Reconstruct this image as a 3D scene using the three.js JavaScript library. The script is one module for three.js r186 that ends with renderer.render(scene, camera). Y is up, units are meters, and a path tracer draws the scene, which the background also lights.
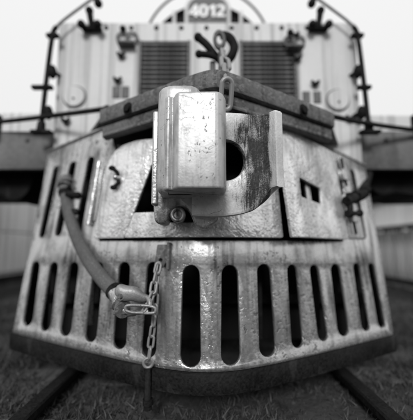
import * as THREE from 'three';
import { RoundedBoxGeometry } from 'three/addons/geometries/RoundedBoxGeometry.js';
import { TessellateModifier } from 'three/addons/modifiers/TessellateModifier.js';
import { mergeGeometries, mergeVertices, toCreasedNormals } from 'three/addons/utils/BufferGeometryUtils.js';
import { FontLoader } from 'three/addons/loaders/FontLoader.js';
import { TextGeometry } from 'three/addons/geometries/TextGeometry.js';

// ---------------------------------------------------------------- camera, sky, sun, exposure
const scene = new THREE.Scene();
const camera = new THREE.PerspectiveCamera(70, 1007 / 1024, 0.05, 400);
camera.position.set(0, 0.8, 0);
camera.rotation.x = Math.atan(35 / 300);
camera.focus = 1.15;
camera.userData.fStop = 0.7;
const renderer = new THREE.WebGLRenderer({ antialias: true });
renderer.toneMapping = THREE.LinearToneMapping;
renderer.toneMappingExposure = 1.52;
renderer.shadowMap.enabled = true;
{
  const w = 64, h = 32, a = new Float32Array(w * h * 4);           // even overcast, a little brighter overhead
  for (let j = 0; j < h; j++) for (let i = 0; i < w; i++) {
    const el = Math.sin(((j + 0.5) / h - 0.5) * Math.PI), k = 0.54 + 0.10 * Math.max(0, el), o = 4 * (j * w + i);
    a[o] = k; a[o + 1] = k; a[o + 2] = k; a[o + 3] = 1;
  }
  const t = new THREE.DataTexture(a, w, h, THREE.RGBAFormat, THREE.FloatType);
  t.mapping = THREE.EquirectangularReflectionMapping; t.magFilter = THREE.LinearFilter; t.needsUpdate = true;
  scene.background = t; scene.environment = t;
}
const sun = new THREE.DirectionalLight(0xffffff, 1.5);
sun.position.set(-1.1, 5.6, 6.0); sun.target.position.set(0, 0.8, -2);
sun.castShadow = true; sun.shadow.radius = 26; sun.shadow.mapSize.set(2048, 2048);
Object.assign(sun.shadow.camera, { left: -6, right: 6, top: 6, bottom: -6, near: 0.5, far: 30 });
scene.add(sun, sun.target);

// ---------------------------------------------------------------- helpers
let seed = 4012;
const rnd = () => { seed = (seed + 0x6D2B79F5) | 0; let t = Math.imul(seed ^ (seed >>> 15), 1 | seed); t = (t + Math.imul(t ^ (t >>> 7), 61 | t)) ^ t; return ((t ^ (t >>> 14)) >>> 0) / 4294967296; };
const rr = (a, b) => a + (b - a) * rnd();
const V = (x, y, d) => new THREE.Vector3(x, y, -d);                // d = metres ahead of the camera's plane
const clamp = (x, a = 0, b = 1) => Math.min(b, Math.max(a, x));
const sm = (a, b, x) => { const t = clamp((x - a) / (b - a)); return t * t * (3 - 2 * t); };
const hash = (x, y, s) => { let h = Math.imul(x, 374761393) ^ Math.imul(y, 668265263) ^ Math.imul(s, 2147483629 | 1); h = Math.imul(h ^ (h >>> 13), 1274126177); h ^= h >>> 16; return (h >>> 0) / 4294967296; };
function vnoise(u, v, p, q, s) {                                    // value noise that tiles with p x q cells over 0..1
  const x = u * p, y = v * q, i = Math.floor(x), j = Math.floor(y); let fx = x - i, fy = y - j;
  fx = fx * fx * (3 - 2 * fx); fy = fy * fy * (3 - 2 * fy);
  const w = (n, m) => ((n % m) + m) % m;
  const a = hash(w(i, p), w(j, q), s), b = hash(w(i + 1, p), w(j, q), s), c = hash(w(i, p), w(j + 1, q), s), d = hash(w(i + 1, p), w(j + 1, q), s);
  return a + (b - a) * fx + (c - a) * fy + (a - b - c + d) * fx * fy;
}
const fbm = (u, v, p, q, o, s) => { let r = 0, k = 0.5, n = 0; for (let i = 0; i < o; i++) { r += k * vnoise(u, v, p, q, s + i * 17); n += k; k *= 0.5; p *= 2; q *= 2; } return r / n; };
function maps(size, fn, metres = 1) {                               // fn(u,v) -> [linear grey, roughness, height]
  const c = new Uint8Array(size * size * 4), r = new Uint8Array(size * size * 4), b = new Uint8Array(size * size * 4);
  for (let j = 0; j < size; j++) for (let i = 0; i < size; i++) {
    const [g, ro, h] = fn((i + 0.5) / size, (j + 0.5) / size), o = 4 * (j * size + i);
    const s = 255 * (g <= 0.0031308 ? 12.92 * g : 1.055 * Math.pow(clamp(g), 1 / 2.4) - 0.055);
    for (let k = 0; k < 3; k++) { c[o + k] = s; r[o + k] = 255 * clamp(ro); b[o + k] = 255 * clamp(h); }
    c[o + 3] = r[o + 3] = b[o + 3] = 255;
  }
  const mk = (d, srgb) => { const t = new THREE.DataTexture(d, size, size); t.wrapS = t.wrapT = THREE.RepeatWrapping; t.magFilter = THREE.LinearFilter; t.minFilter = THREE.LinearMipmapLinearFilter; t.generateMipmaps = true; t.repeat.set(1 / metres, 1 / metres); if (srgb) t.colorSpace = THREE.SRGBColorSpace; t.needsUpdate = true; return t; };
  return { map: mk(c, true), roughnessMap: mk(r), bumpMap: mk(b) };
}
const mat = (m, bump, extra = {}) => new THREE.MeshStandardMaterial({ ...m, roughness: 1, bumpScale: bump, side: THREE.DoubleSide, ...extra });
const dull = (m, bump) => new THREE.MeshPhysicalMaterial({ ...m, roughness: 1, bumpScale: bump, specularIntensity: 0.14, side: THREE.DoubleSide });
const plain = (g, ro, me = 0) => new THREE.MeshPhysicalMaterial({ specularIntensity: g < 0.2 ? 0.3 : 1, color: new THREE.Color().setRGB(g, g, g), roughness: ro, metalness: me, side: THREE.DoubleSide });

const crack = (u, v, p, s, wid) => { const wu = u + 0.05 * (fbm(u, v, p, p, 3, s + 5) - 0.5), wv = v + 0.05 * (fbm(u, v, p, p, 3, s + 9) - 0.5); return 1 - sm(0, wid, Math.abs(fbm(wu, wv, p, p, 4, s) - 0.5)); };
// old silver paint: orange-peel casting, cracks, chips down to dark iron, rust runs
const silverFn = (cracks, chips, off) => (u, v) => {
  const big = fbm(u, v, 3, 3, 4, 11 + off), fine = fbm(u, v, 90, 90, 3, 31 + off), grain = vnoise(u, v, 400, 400, 71), mid = fbm(u, v, cracks ? 30 : 18, cracks ? 26 : 12, 3, 271 + off);
  const runs = fbm(u, v, 46, 3, 3, 91 + off);
  const cr = cracks ? crack(u, v, 9, 131 + off, 0.006) * sm(0.52, 0.60, fbm(u, v, 7, 7, 3, 161)) : 0;
  const chip = chips * sm(0.66, 0.72, fbm(u, v, 60, 60, 4, 191 + off)) * sm(0.48, 0.62, fbm(u, v, 5, 5, 3, 201 + off));
  const speck = sm(0.82, 0.9, vnoise(u, v, 210, 210, 221)) * sm(0.42, 0.62, fbm(u, v, 8, 8, 3, 231));
  const grime = sm(0.50, 0.74, fbm(u, v, 7, 4, 5, 251 + off));
  let g = (cracks ? 0.84 : 0.57) + 0.2 * (big - 0.5) + 0.12 * (fine - 0.5) + 0.08 * (grain - 0.5) - 0.36 * grime * (0.3 + fine) - 0.30 * sm(0.52, 0.72, runs) * big;
  g *= 1 - 0.8 * Math.max(cr, 0.7 * chip, 0.35 * speck);
  return [g, 0.20 + 0.2 * (big - 0.5) + 0.18 * fine + 0.2 * grime + 0.25 * Math.max(chip, cr), 0.5 + (cracks ? 0.4 : 0.16) * (fine - 0.5) + 0.55 * (mid - 0.5) + (cracks ? 0 : 0.5) * (fbm(u, v, 34, 7, 3, 281) - 0.5) - 0.25 * Math.max(cr, chip) - 0.1 * speck];
};
const silver = mat(maps(1024, silverFn(0, 1, 0), 0.9), 0.0034, { metalness: 0.85 });
const silverDoor = mat(maps(1024, silverFn(1, 0.6, 400), 0.75), 0.0055, { metalness: 0.7 });
// smooth worn metal of the coupler
const wornTex = maps(1024, (u, v) => {
  const big = fbm(u, v, 5, 5, 4, 12), fine = fbm(u, v, 120, 120, 3, 32), runs = fbm(u, v, 60, 5, 3, 92);
  const cr = crack(u, v, 12, 132, 0.006) * sm(0.50, 0.60, fbm(u, v, 6, 6, 3, 162));
  const chip = 0.7 * sm(0.72, 0.77, fbm(u, v, 90, 60, 4, 192)) * sm(0.50, 0.62, fbm(u, v, 6, 6, 2, 202));
  let g = 0.50 + 0.22 * (big - 0.5) + 0.06 * (fine - 0.5) - 0.13 * sm(0.50, 0.72, runs) * big - 0.16 * sm(0.5, 0.7, fbm(u, v, 10, 7, 5, 252)) * (0.3 + fine);
  g *= 1 - 0.7 * Math.max(cr, chip);
  return [g, 0.34 + 0.22 * big + 0.14 * fine + 0.3 * chip, 0.5 + 0.2 * (fine - 0.5) + 0.3 * (big - 0.5) - 0.3 * Math.max(cr, chip)];
}, 0.7);
const worn = mat(wornTex, 0.0016, { metalness: 0.6 });
// coupler head face: streaky grease and the shade of its hollow, both painted in
const greaseShadeTex = maps(512, (u, v) => {
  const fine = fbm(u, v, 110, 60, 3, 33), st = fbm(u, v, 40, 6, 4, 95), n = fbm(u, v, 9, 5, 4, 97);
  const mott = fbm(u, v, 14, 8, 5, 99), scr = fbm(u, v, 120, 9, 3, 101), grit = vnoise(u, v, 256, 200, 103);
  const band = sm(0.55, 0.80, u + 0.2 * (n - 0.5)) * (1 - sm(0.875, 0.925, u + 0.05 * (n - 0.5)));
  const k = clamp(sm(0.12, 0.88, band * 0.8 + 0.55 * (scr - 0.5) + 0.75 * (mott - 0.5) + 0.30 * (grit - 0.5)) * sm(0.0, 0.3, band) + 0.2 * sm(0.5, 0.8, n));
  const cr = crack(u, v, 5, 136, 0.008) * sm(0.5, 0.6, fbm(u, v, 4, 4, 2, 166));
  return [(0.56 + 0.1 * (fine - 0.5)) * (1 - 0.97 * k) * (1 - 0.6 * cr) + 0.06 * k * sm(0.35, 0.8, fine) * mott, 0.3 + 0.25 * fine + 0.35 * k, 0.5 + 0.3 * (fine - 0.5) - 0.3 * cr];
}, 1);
const greasedShaded = mat(greaseShadeTex, 0.003, { metalness: 0.15 });
// white sheet with faint runs
const sheetTex = maps(1024, (u, v) => {
  const big = fbm(u, v, 4, 3, 4, 14), runs = fbm(u, v, 70, 2, 4, 94), fine = fbm(u, v, 110, 110, 2, 34);
  const chip = 0;
  return [(0.56 + 0.18 * (big - 0.5) - 0.20 * sm(0.46, 0.70, runs) * (0.4 + big) + 0.03 * (fine - 0.5)) * (1 - 0.6 * chip), 0.5 + 0.2 * big, 0.5 + 0.2 * (fine - 0.5) - 0.2 * chip];
}, 2.2);
const sheetPaint = mat(sheetTex, 0.002);
const whiteWall = mat(sheetTex, 0.002); whiteWall.color.setRGB(1.5, 1.5, 1.5);
const greyTex = maps(512, (u, v) => {
  const big = fbm(u, v, 5, 5, 5, 15), fine = fbm(u, v, 80, 80, 3, 35), runs = fbm(u, v, 50, 3, 3, 93), chip = sm(0.62, 0.66, fbm(u, v, 60, 60, 4, 195));
  return [0.095 + 0.10 * (big - 0.5) + 0.10 * (fine - 0.5) - 0.04 * sm(0.5, 0.7, runs) + 0.05 * chip, 0.5 + 0.2 * fine, 0.5 + 0.4 * (fine - 0.5) - 0.2 * chip];
}, 0.8);
const greyIron = mat(greyTex, 0.004);
const beamTex = maps(512, (u, v) => { const big = fbm(u, v, 4, 2, 4, 16), runs = fbm(u, v, 24, 2, 4, 98), fine = fbm(u, v, 80, 80, 2, 36); return [0.085 + 0.08 * (big - 0.5) + 0.10 * (runs - 0.5) + 0.05 * (fine - 0.5), 0.55, 0.5 + 0.3 * (fine - 0.5)]; }, 1.6);
const beamPaint = mat(beamTex, 0.003);
const blackTex = maps(512, (u, v) => { const big = fbm(u, v, 6, 6, 5, 17), fine = fbm(u, v, 90, 90, 3, 37), s = sm(0.6, 0.75, fbm(u, v, 12, 8, 4, 197)); return [0.011 + 0.010 * (big - 0.5) + 0.016 * (fine - 0.5) + 0.010 * s, 0.5 + 0.25 * fine, 0.5 + 0.5 * (fine - 0.5)]; }, 0.7);
const slatPaint = mat(greyTex, 0.003); slatPaint.color.setRGB(1.7, 1.7, 1.7);
const black = dull(blackTex, 0.004);
const inner = plain(0.012, 0.95);  // near-black colour standing in for interior shade
const darkIron = dull(blackTex, 0.002);
const castGrey = mat(wornTex, 0.004, { metalness: 0.5 }); castGrey.color.setRGB(0.58, 0.58, 0.58);
const chainIron = plain(0.24, 0.5, 0.4);
const rubberTex = maps(512, (u, v) => { const fine = fbm(u, v, 100, 100, 3, 38), big = fbm(u, v, 6, 6, 4, 18), sp = sm(0.8, 0.9, vnoise(u, v, 120, 120, 198)); return [0.10 + 0.05 * (big - 0.5) + 0.04 * (fine - 0.5) + 0.07 * sp, 0.55 + 0.2 * fine, fine]; }, 0.5);
const rubber = dull(rubberTex, 0.0012);

function boxUV(g) {                                                // uv in metres by the way each face points
  if (g.index) g = g.toNonIndexed();
  if (!g.attributes.normal) g.computeVertexNormals();
  const p = g.attributes.position, uv = new Float32Array(p.count * 2), A = new THREE.Vector3(), B = new THREE.Vector3(), C = new THREE.Vector3();
  for (let i = 0; i < p.count; i += 3) {
    A.fromBufferAttribute(p, i); B.fromBufferAttribute(p, i + 1); C.fromBufferAttribute(p, i + 2);
    const n = B.clone().sub(A).cross(C.clone().sub(A)), x = Math.abs(n.x), y = Math.abs(n.y), z = Math.abs(n.z);
    [A, B, C].forEach((q, k) => { const [a, b] = z >= x && z >= y ? [q.x, q.y] : y >= x ? [q.x, q.z] : [q.z, q.y]; uv[2 * (i + k)] = a; uv[2 * (i + k) + 1] = b; });
  }
  g.setAttribute('uv', new THREE.BufferAttribute(uv, 2)); return g;
}
const clean = g => { if (g.index) g = g.toNonIndexed(); for (const k of Object.keys(g.attributes)) if (!['position', 'normal', 'uv'].includes(k)) g.deleteAttribute(k); return g; };
const join = a => a.length > 1 ? mergeGeometries(a.map(clean)) : a[0];
function mesh(name, geos, m, parent, keepUV) {
  let g = join([].concat(geos)); if (!keepUV) g = boxUV(g);
  const o = new THREE.Mesh(g, m); o.name = name; o.castShadow = o.receiveShadow = true; parent.add(o); return o;
}
function group(name, parent) { const o = new THREE.Group(); o.name = name; parent.add(o); return o; }
const used = {};
const numbered = n => { used[n] = (used[n] ?? -1) + 1; return used[n] ? `${n}_${String(used[n]).padStart(3, '0')}` : n; };
function thing(name, label, category, at = [0, 0, 0], grp) { const o = group(numbered(name), scene); o.position.set(...at); o.userData = { label, category }; if (grp) o.userData.group = grp; return o; }
function structure(o, kind = 'structure') { o.userData.kind = kind; return o; }

function rbox(x0, x1, y0, y1, d0, d1, r = 0.01, seg = 2) { const g = new RoundedBoxGeometry(x1 - x0, y1 - y0, d1 - d0, seg, Math.min(r, (x1 - x0) / 2.01, (y1 - y0) / 2.01, (d1 - d0) / 2.01)); g.translate((x0 + x1) / 2, (y0 + y1) / 2, -(d0 + d1) / 2); return g; }
function cyl(a, b, r, r2 = r, n = 16, cap = true) { const L = a.distanceTo(b), g = new THREE.CylinderGeometry(r2, r, L, n, 1, !cap); g.applyQuaternion(new THREE.Quaternion().setFromUnitVectors(new THREE.Vector3(0, 1, 0), b.clone().sub(a).normalize())); g.translate((a.x + b.x) / 2, (a.y + b.y) / 2, (a.z + b.z) / 2); return g; }
const tube = (pts, r, n = 40, k = 14, closed = false) => new THREE.TubeGeometry(new THREE.CatmullRomCurve3(pts, closed, 'centripetal'), n, r, k, closed);
function ballAt(p, r, s = [1, 1, 1]) { const g = new THREE.SphereGeometry(r, 16, 12); g.scale(...s); g.translate(p.x, p.y, p.z); return g; }
function ring(p, R, r, axis, n = 32) { const g = new THREE.TorusGeometry(R, r, 10, n); g.applyQuaternion(new THREE.Quaternion().setFromUnitVectors(new THREE.Vector3(0, 0, 1), axis.clone().normalize())); g.translate(p.x, p.y, p.z); return g; }
function bolt(p, r, h, axis) { const a = axis.clone().normalize(); return join([cyl(p, p.clone().addScaledVector(a, h), r, r * 0.92, 6), cyl(p, p.clone().addScaledVector(a, h * 0.25), r * 1.5, r * 1.5, 14)]); }
const poly = (pts, r = 0) => {                                     // polygon with rounded corners
  const s = new THREE.Shape(), n = pts.length;
  if (!r) { pts.forEach(([x, y], i) => i ? s.lineTo(x, y) : s.moveTo(x, y)); s.closePath(); return s; }
  for (let i = 0; i < n; i++) {
    const [px, py] = pts[(i + n - 1) % n], [x, y] = pts[i], [qx, qy] = pts[(i + 1) % n], rad = pts[i][2] ?? r;
    const a = Math.hypot(px - x, py - y), b = Math.hypot(qx - x, qy - y), k = Math.min(rad, a * 0.48, b * 0.48);
    const ax = x + (px - x) * k / a, ay = y + (py - y) * k / a, bx = x + (qx - x) * k / b, by = y + (qy - y) * k / b;
    i ? s.lineTo(ax, ay) : s.moveTo(ax, ay); s.quadraticCurveTo(x, y, bx, by);
  }
  s.closePath(); return s;
};
function slotPath(xt, yt, xb, yb, w0, w1) {                         // upright slot with round ends
  const p = new THREE.Path(), n = 8; let first = true;
  const dx = xt - xb, dy = yt - yb, a = Math.atan2(dy, dx) - Math.PI / 2;
  for (let i = 0; i <= n; i++) { const t = a + Math.PI * i / n, x = xt - dx * w0 / dy + Math.cos(t) * w0, y = yt - w0 + Math.sin(t) * w0; first ? p.moveTo(x, y) : p.lineTo(x, y); first = false; }
  for (let i = 0; i <= n; i++) { const t = a + Math.PI + Math.PI * i / n; p.lineTo(xb + Math.cos(t) * w1, yb + w1 + Math.sin(t) * w1); }
  p.closePath(); return p;
}
function bent(shape, th, bevel, edge, fn, opt = {}) {               // a plate cut from the shape and bent to fn(s, y, w)
  let g = new THREE.ExtrudeGeometry(shape, { depth: Math.max(0.001, th - 2 * bevel), bevelEnabled: bevel > 0, bevelThickness: bevel, bevelSize: bevel, bevelOffset: -bevel, bevelSegments: 2, curveSegments: opt.seg ?? 8, steps: 1 });
  g.translate(0, 0, bevel); if (g.index) g = g.toNonIndexed();
  g.deleteAttribute('uv'); g.deleteAttribute('normal'); g = toCreasedNormals(g, 0.7);
  g = new TessellateModifier(edge, opt.iter ?? 8).modify(g);
  const p = g.attributes.position, nn = g.attributes.normal, uv = new Float32Array(p.count * 2), q = new THREE.Vector3(), e = 1e-4;
  const a = new THREE.Vector3(), b = new THREE.Vector3(), c = new THREE.Vector3(), t = new THREE.Vector3();
  for (let i = 0; i < p.count; i++) {
    const s = p.getX(i), y = p.getY(i), w = p.getZ(i); uv[2 * i] = opt.uv ? opt.uv(s, y, w)[0] : s + w; uv[2 * i + 1] = opt.uv ? opt.uv(s, y, w)[1] : y + w;
    fn(s, y, w, q); p.setXYZ(i, q.x, q.y, q.z);
    fn(s + e, y, w, a); fn(s, y + e, w, b); fn(s, y, w + e, c); a.sub(q); b.sub(q); c.sub(q);     // turn the flat plate's normal with the bend
    const nx = nn.getX(i), ny = nn.getY(i), nz = nn.getZ(i), r = new THREE.Vector3();
    r.addScaledVector(t.crossVectors(b, c), nx).addScaledVector(t.crossVectors(c, a), ny).addScaledVector(t.crossVectors(a, b), nz).normalize();
    nn.setXYZ(i, r.x, r.y, r.z);
  }
  g.setAttribute('uv', new THREE.BufferAttribute(uv, 2));
  return g;
}
const denseRect = (x0, x1, y0, y1, step = 0.03) => { const s = new THREE.Shape(), n = Math.ceil((x1 - x0) / step); for (let k = 0; k <= n; k++) { const x = x0 + (x1 - x0) * k / n; k ? s.lineTo(x, y0) : s.moveTo(x, y0); } for (let k = n; k >= 0; k--) s.lineTo(x0 + (x1 - x0) * k / n, y1); s.closePath(); return s; };
function swept(x0, x1, profile, fn, step = 0.02) {                  // closed (y, w) profile carried along s, with end caps
  const n = Math.ceil((x1 - x0) / step), m = profile.length, P = [], U = [], q = new THREE.Vector3();
  const put = (s, k) => { const [y, w] = profile[k % m]; fn(s, y, w, q); P.push(q.x, q.y, q.z); U.push(s + w, y + w); };
  for (let i = 0; i < n; i++) { const a = x0 + (x1 - x0) * i / n, b = x0 + (x1 - x0) * (i + 1) / n; for (let k = 0; k < m; k++) { put(a, k); put(b, k); put(b, k + 1); put(a, k); put(b, k + 1); put(a, k + 1); } }
  for (const [s, f] of [[x0, 0], [x1, 1]]) for (let k = 1; k < m - 1; k++) f ? (put(s, 0), put(s, k), put(s, k + 1)) : (put(s, 0), put(s, k + 1), put(s, k));
  const g = new THREE.BufferGeometry().setAttribute('position', new THREE.Float32BufferAttribute(P, 3)); g.setAttribute('uv', new THREE.Float32BufferAttribute(U, 2));
  return toCreasedNormals(g, 0.6);
}
// profile running so that faces point outwards: bottom edge outwards, then up the front
const slab = (y0, y1, w0, w1, c) => [[y0, w0], [y0, w1 - c], [y0 + c * 0.3, w1 - c * 0.3], [y0 + c, w1], [y1 - c, w1], [y1 - c * 0.3, w1 - c * 0.3], [y1, w1 - c], [y1, w0]];

// the pilot's face: rounded prow in plan, leaning back and narrowing as it rises
const AL = 0.10, BE = 0.10, D0 = 1.30, SL = 0.58, NA = 0.233;
const db = x => D0 + SL * (Math.sqrt(x * x + NA * NA) - NA);
const surf = (x, y) => V(x * (1 - AL * (y - 0.15)), y, db(x) + BE * (y - 0.15));
function normalAt(x, y) { const e = 1e-3, a = surf(x + e, y).sub(surf(x - e, y)), b = surf(x, y + e).sub(surf(x, y - e)); return a.cross(b).normalize(); }
const onFace = (x, y, w = 0) => surf(x, y).addScaledVector(normalAt(x, y), w);
const faceMap = (w0 = 0) => (s, y, w, q) => q.copy(onFace(s, y, (typeof w0 === 'function' ? w0(s, y) : w0) + w));

// ---------------------------------------------------------------- the setting
const groundTex = maps(1024, (u, v) => { const a = fbm(u, v, 6, 6, 5, 19), f = fbm(u, v, 120, 120, 3, 39), m = sm(0.45, 0.6, fbm(u, v, 14, 14, 4, 199)); return [0.03 + 0.03 * (a - 0.5) + 0.03 * (f - 0.5) + 0.014 * m, 0.95, 0.5 + 0.5 * (f - 0.5) + 0.6 * (a - 0.5)]; }, 3);
{
  const g = new THREE.PlaneGeometry(300, 300, 1, 1); g.rotateX(-Math.PI / 2);
  structure(mesh('ground', g, mat(groundTex, 0.03), scene));
}
// near ground: uneven cinders
{
  const g = new THREE.PlaneGeometry(9, 8, 180, 160); g.rotateX(-Math.PI / 2); g.translate(0, 0, -3.2);
  const p = g.attributes.position;
  for (let i = 0; i < p.count; i++) { const x = p.getX(i), z = p.getZ(i), ex = Math.min(4.5 - Math.abs(x), 4 - Math.abs(z + 3.2)); p.setY(i, 0.004 + sm(0, 0.5, ex) * (0.035 * fbm(x / 9 + 3, z / 9 + 3, 40, 40, 4, 51) + 0.01)); }
  g.computeVertexNormals();
  structure(mesh('cinder_bed', g, mat(groundTex, 0.02), scene));
}
const woodTex = maps(512, (u, v) => { const a = fbm(u, v, 60, 4, 4, 41), b = fbm(u, v, 4, 3, 3, 61), c = sm(0.62, 0.7, fbm(u, v, 70, 2, 3, 81)); return [0.07 + 0.06 * (a - 0.5) + 0.03 * (b - 0.5) - 0.04 * c, 0.9, 0.5 + 0.5 * (a - 0.5) - 0.4 * c]; }, 0.6);
const wood = mat(woodTex, 0.006);
{
  const rail = dy => { const h = 0.15, s = poly([[-0.07, 0], [0.07, 0], [0.07, 0.012], [0.012, 0.03], [0.012, 0.105], [0.036, 0.115], [0.036, h - 0.008], [0.028, h], [-0.028, h], [-0.036, h - 0.008], [-0.036, 0.115], [-0.012, 0.105], [-0.012, 0.03], [-0.07, 0.012]]); const g = new THREE.ExtrudeGeometry(s, { depth: 44, bevelEnabled: false }); g.translate(0, dy, -40); return g; };
  const rg = boxUV(clean(rail(0)));
  for (const x of [-0.755, 0.755, 3.95, 5.4]) {
    const o = new THREE.Mesh(rg, darkIron); o.name = numbered('running_rail'); o.position.set(x, -0.035, 0); o.castShadow = o.receiveShadow = true;
    o.userData = { label: x < 2 ? 'dark steel running rail passing under the slotted pilot' : 'dark steel rail of the empty track behind the slat fence', category: 'rail', group: x < 2 ? 'rails of the engine track' : 'rails of the next track' }; scene.add(o);
  }
  const sg = boxUV(rbox(-1.3, 1.3, -0.09, 0.035, -0.11, 0.11, 0.012));
  for (let k = 0; k < 12; k++) {
    const o = new THREE.Mesh(sg, wood); o.name = numbered('sleeper'); o.position.set(rr(-0.04, 0.04), 0, -0.2 - k * 0.56); o.rotation.y = rr(-0.03, 0.03); o.castShadow = o.receiveShadow = true;
    o.userData = { label: 'weathered wooden sleeper under the engine track', category: 'sleeper', group: 'sleepers of the engine track' }; scene.add(o);
  }
}
{ // gravel and weeds: uncountable
  const s = new THREE.IcosahedronGeometry(1, 0), pp = s.attributes.position;
  for (let i = 0; i < pp.count; i++) { const k = 0.75 + 0.5 * hash(Math.round(pp.getX(i) * 50), Math.round(pp.getY(i) * 50 + pp.getZ(i) * 90), 7); pp.setXYZ(i, pp.getX(i) * k, pp.getY(i) * k * 0.7, pp.getZ(i) * k); }
  s.computeVertexNormals();
  const n = 16000, im = new THREE.InstancedMesh(s, plain(1, 0.95), n), m = new THREE.Matrix4(), q = new THREE.Quaternion(), e = new THREE.Euler(), c = new THREE.Color();
  for (let i = 0; i < n; i++) { const r = rr(0.006, 0.02); e.set(rr(0, 6), rr(0, 6), rr(0, 6)); m.compose(new THREE.Vector3(rr(-4, 4), rr(0.02, 0.036), -rr(0.4, 6.8)), q.setFromEuler(e), new THREE.Vector3(r, r, r)); im.setMatrixAt(i, m); const g = rr(0.012, 0.05); im.setColorAt(i, c.setRGB(g, g, g)); }
  im.name = 'gravel'; im.castShadow = im.receiveShadow = true; im.userData = { label: 'loose dark cinders and small stones over the track bed', category: 'gravel', kind: 'stuff' }; scene.add(im);
  const b = new THREE.BufferGeometry(), P = [], I = [];
  for (let i = 0; i <= 4; i++) { const t = i / 4, w = 0.5 * (1 - t * 0.95); P.push(-w, t, t * t * 0.35, w, t, t * t * 0.35); if (i < 4) { const o = 2 * i; I.push(o, o + 1, o + 2, o + 1, o + 3, o + 2); } }
  b.setAttribute('position', new THREE.Float32BufferAttribute(P, 3)); b.setIndex(I); b.computeVertexNormals();
  const N = 170000, gm = new THREE.InstancedMesh(b, plain(1, 0.85), N);
  let cx = 0, cz = 0, cs = 1, ct = 1;
  for (let i = 0; i < N; i++) {
    if (i % 22 === 0) { do { cx = rr(-4.2, 4.2); cz = -rr(0.5, 7); } while (fbm(cx / 9 + 5, cz / 9 + 5, 18, 18, 3, 61) < 0.46 && rnd() < 0.85); ct = rr(0.35, 1.5); cs = rr(0.5, 1.25) * (Math.abs(cx) < 1.1 && cz < -1.2 ? 0.6 : 1); }
    const h = cs * rr(0.025, 0.085), w = rr(0.004, 0.010); e.set(rr(-1.0, 1.0), rr(0, 6.28), rr(-1.0, 1.0));
    m.compose(new THREE.Vector3(cx + rr(-0.07, 0.07), 0.030, cz + rr(-0.07, 0.07)), q.setFromEuler(e), new THREE.Vector3(w, h, h)); gm.setMatrixAt(i, m);
    const g = ct * rr(0.014, 0.075); gm.setColorAt(i, c.setRGB(g, g, g));
  }
  gm.name = 'weeds'; gm.castShadow = gm.receiveShadow = true; gm.userData = { label: 'short rough grass and weeds growing through the cinders', category: 'grass', kind: 'stuff' }; scene.add(gm);
}
{ // long white building beside the track
  const t = thing('long_building', 'long white panelled building with a dark base beside the track', 'building', [-3.25, 0, 0]);
  const L0 = 2.6, L1 = 22;
  mesh('wall', rbox(-2.6, -0.03, 0.28, 2.35, L0, L1, 0.02), whiteWall, t);
  mesh('foundation', rbox(-2.55, -0.06, 0, 0.28, L0 + 0.04, L1 - 0.04, 0.01), greyIron, t);
  mesh('base_rail', rbox(-0.03, 0.03, 0.24, 0.31, L0, L1, 0.01), darkIron, t);
  for (let k = 0; k < 9; k++) for (let j = 0; j < 3; j++) { const a = L0 + 0.05 + k * 2.1; if (a + 2.05 > L1) continue; mesh('panel', rbox(-0.031, 0.0, 0.36 + j * 0.66, 0.99 + j * 0.66, a, a + 2.05, 0.01), whiteWall, t); }
  mesh('roof', rbox(-2.75, 0.12, 2.35, 2.43, L0 - 0.1, L1 + 0.1, 0.02), greyIron, t);
}
{ // slatted fence on the other side, pale shed beyond
  const t = thing('slat_fence', 'weathered upright slat fence with a dark top rail', 'fence', [3.15, 0, 0]);
  const sg = [0, 1, 2].map(k => boxUV(rbox(-0.012, 0.012, 0.12 + 0.01 * k, 1.02 + 0.025 * k, -0.045, 0.045, 0.004, 1)));
  const sm3 = [0.6, 0.5, 0.7].map(k => { const m = mat(woodTex, 0.004); m.color.setRGB(k / 0.07, k / 0.07, k / 0.07); return m; });
  for (let k = 0; k < 96; k++) { const o = new THREE.Mesh(sg[k % 3], sm3[(k * 7 + (k >> 2)) % 3]); o.name = 'slat'; o.position.set(rr(-0.006, 0.006), 0, -(3.0 + k * 0.115)); o.rotation.x = rr(-0.012, 0.012); o.castShadow = o.receiveShadow = true; t.add(o); }
  mesh('top_rail', rbox(-0.06, -0.016, 1.05, 1.12, 2.9, 14.1, 0.008), darkIron, t);
  mesh('bottom_rail', rbox(-0.06, -0.016, 0.2, 0.27, 2.9, 14.1, 0.008), darkIron, t);
  for (let k = 0; k < 6; k++) mesh('post', rbox(0.02, 0.1, 0, 1.1, 3.0 + k * 2.2, 3.08 + k * 2.2, 0.006), wood, t);
  const s = thing('storage_shed', 'pale storage shed standing behind the slat fence', 'building', [7.2, 0, -3]);
  mesh('wall', rbox(0.02, 4, 0, 2.5, 0, 18, 0.02), whiteWall, s);
  for (let k = 0; k < 36; k++) mesh('board', rbox(-0.005, 0.021, 0.05, 2.45, k * 0.5 + 0.01, k * 0.5 + 0.49, 0.004, 1), whiteWall, s);
  mesh('roof', rbox(-0.25, 4.2, 2.5, 2.6, -0.2, 18.2, 0.02), greyIron, s);
}

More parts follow.
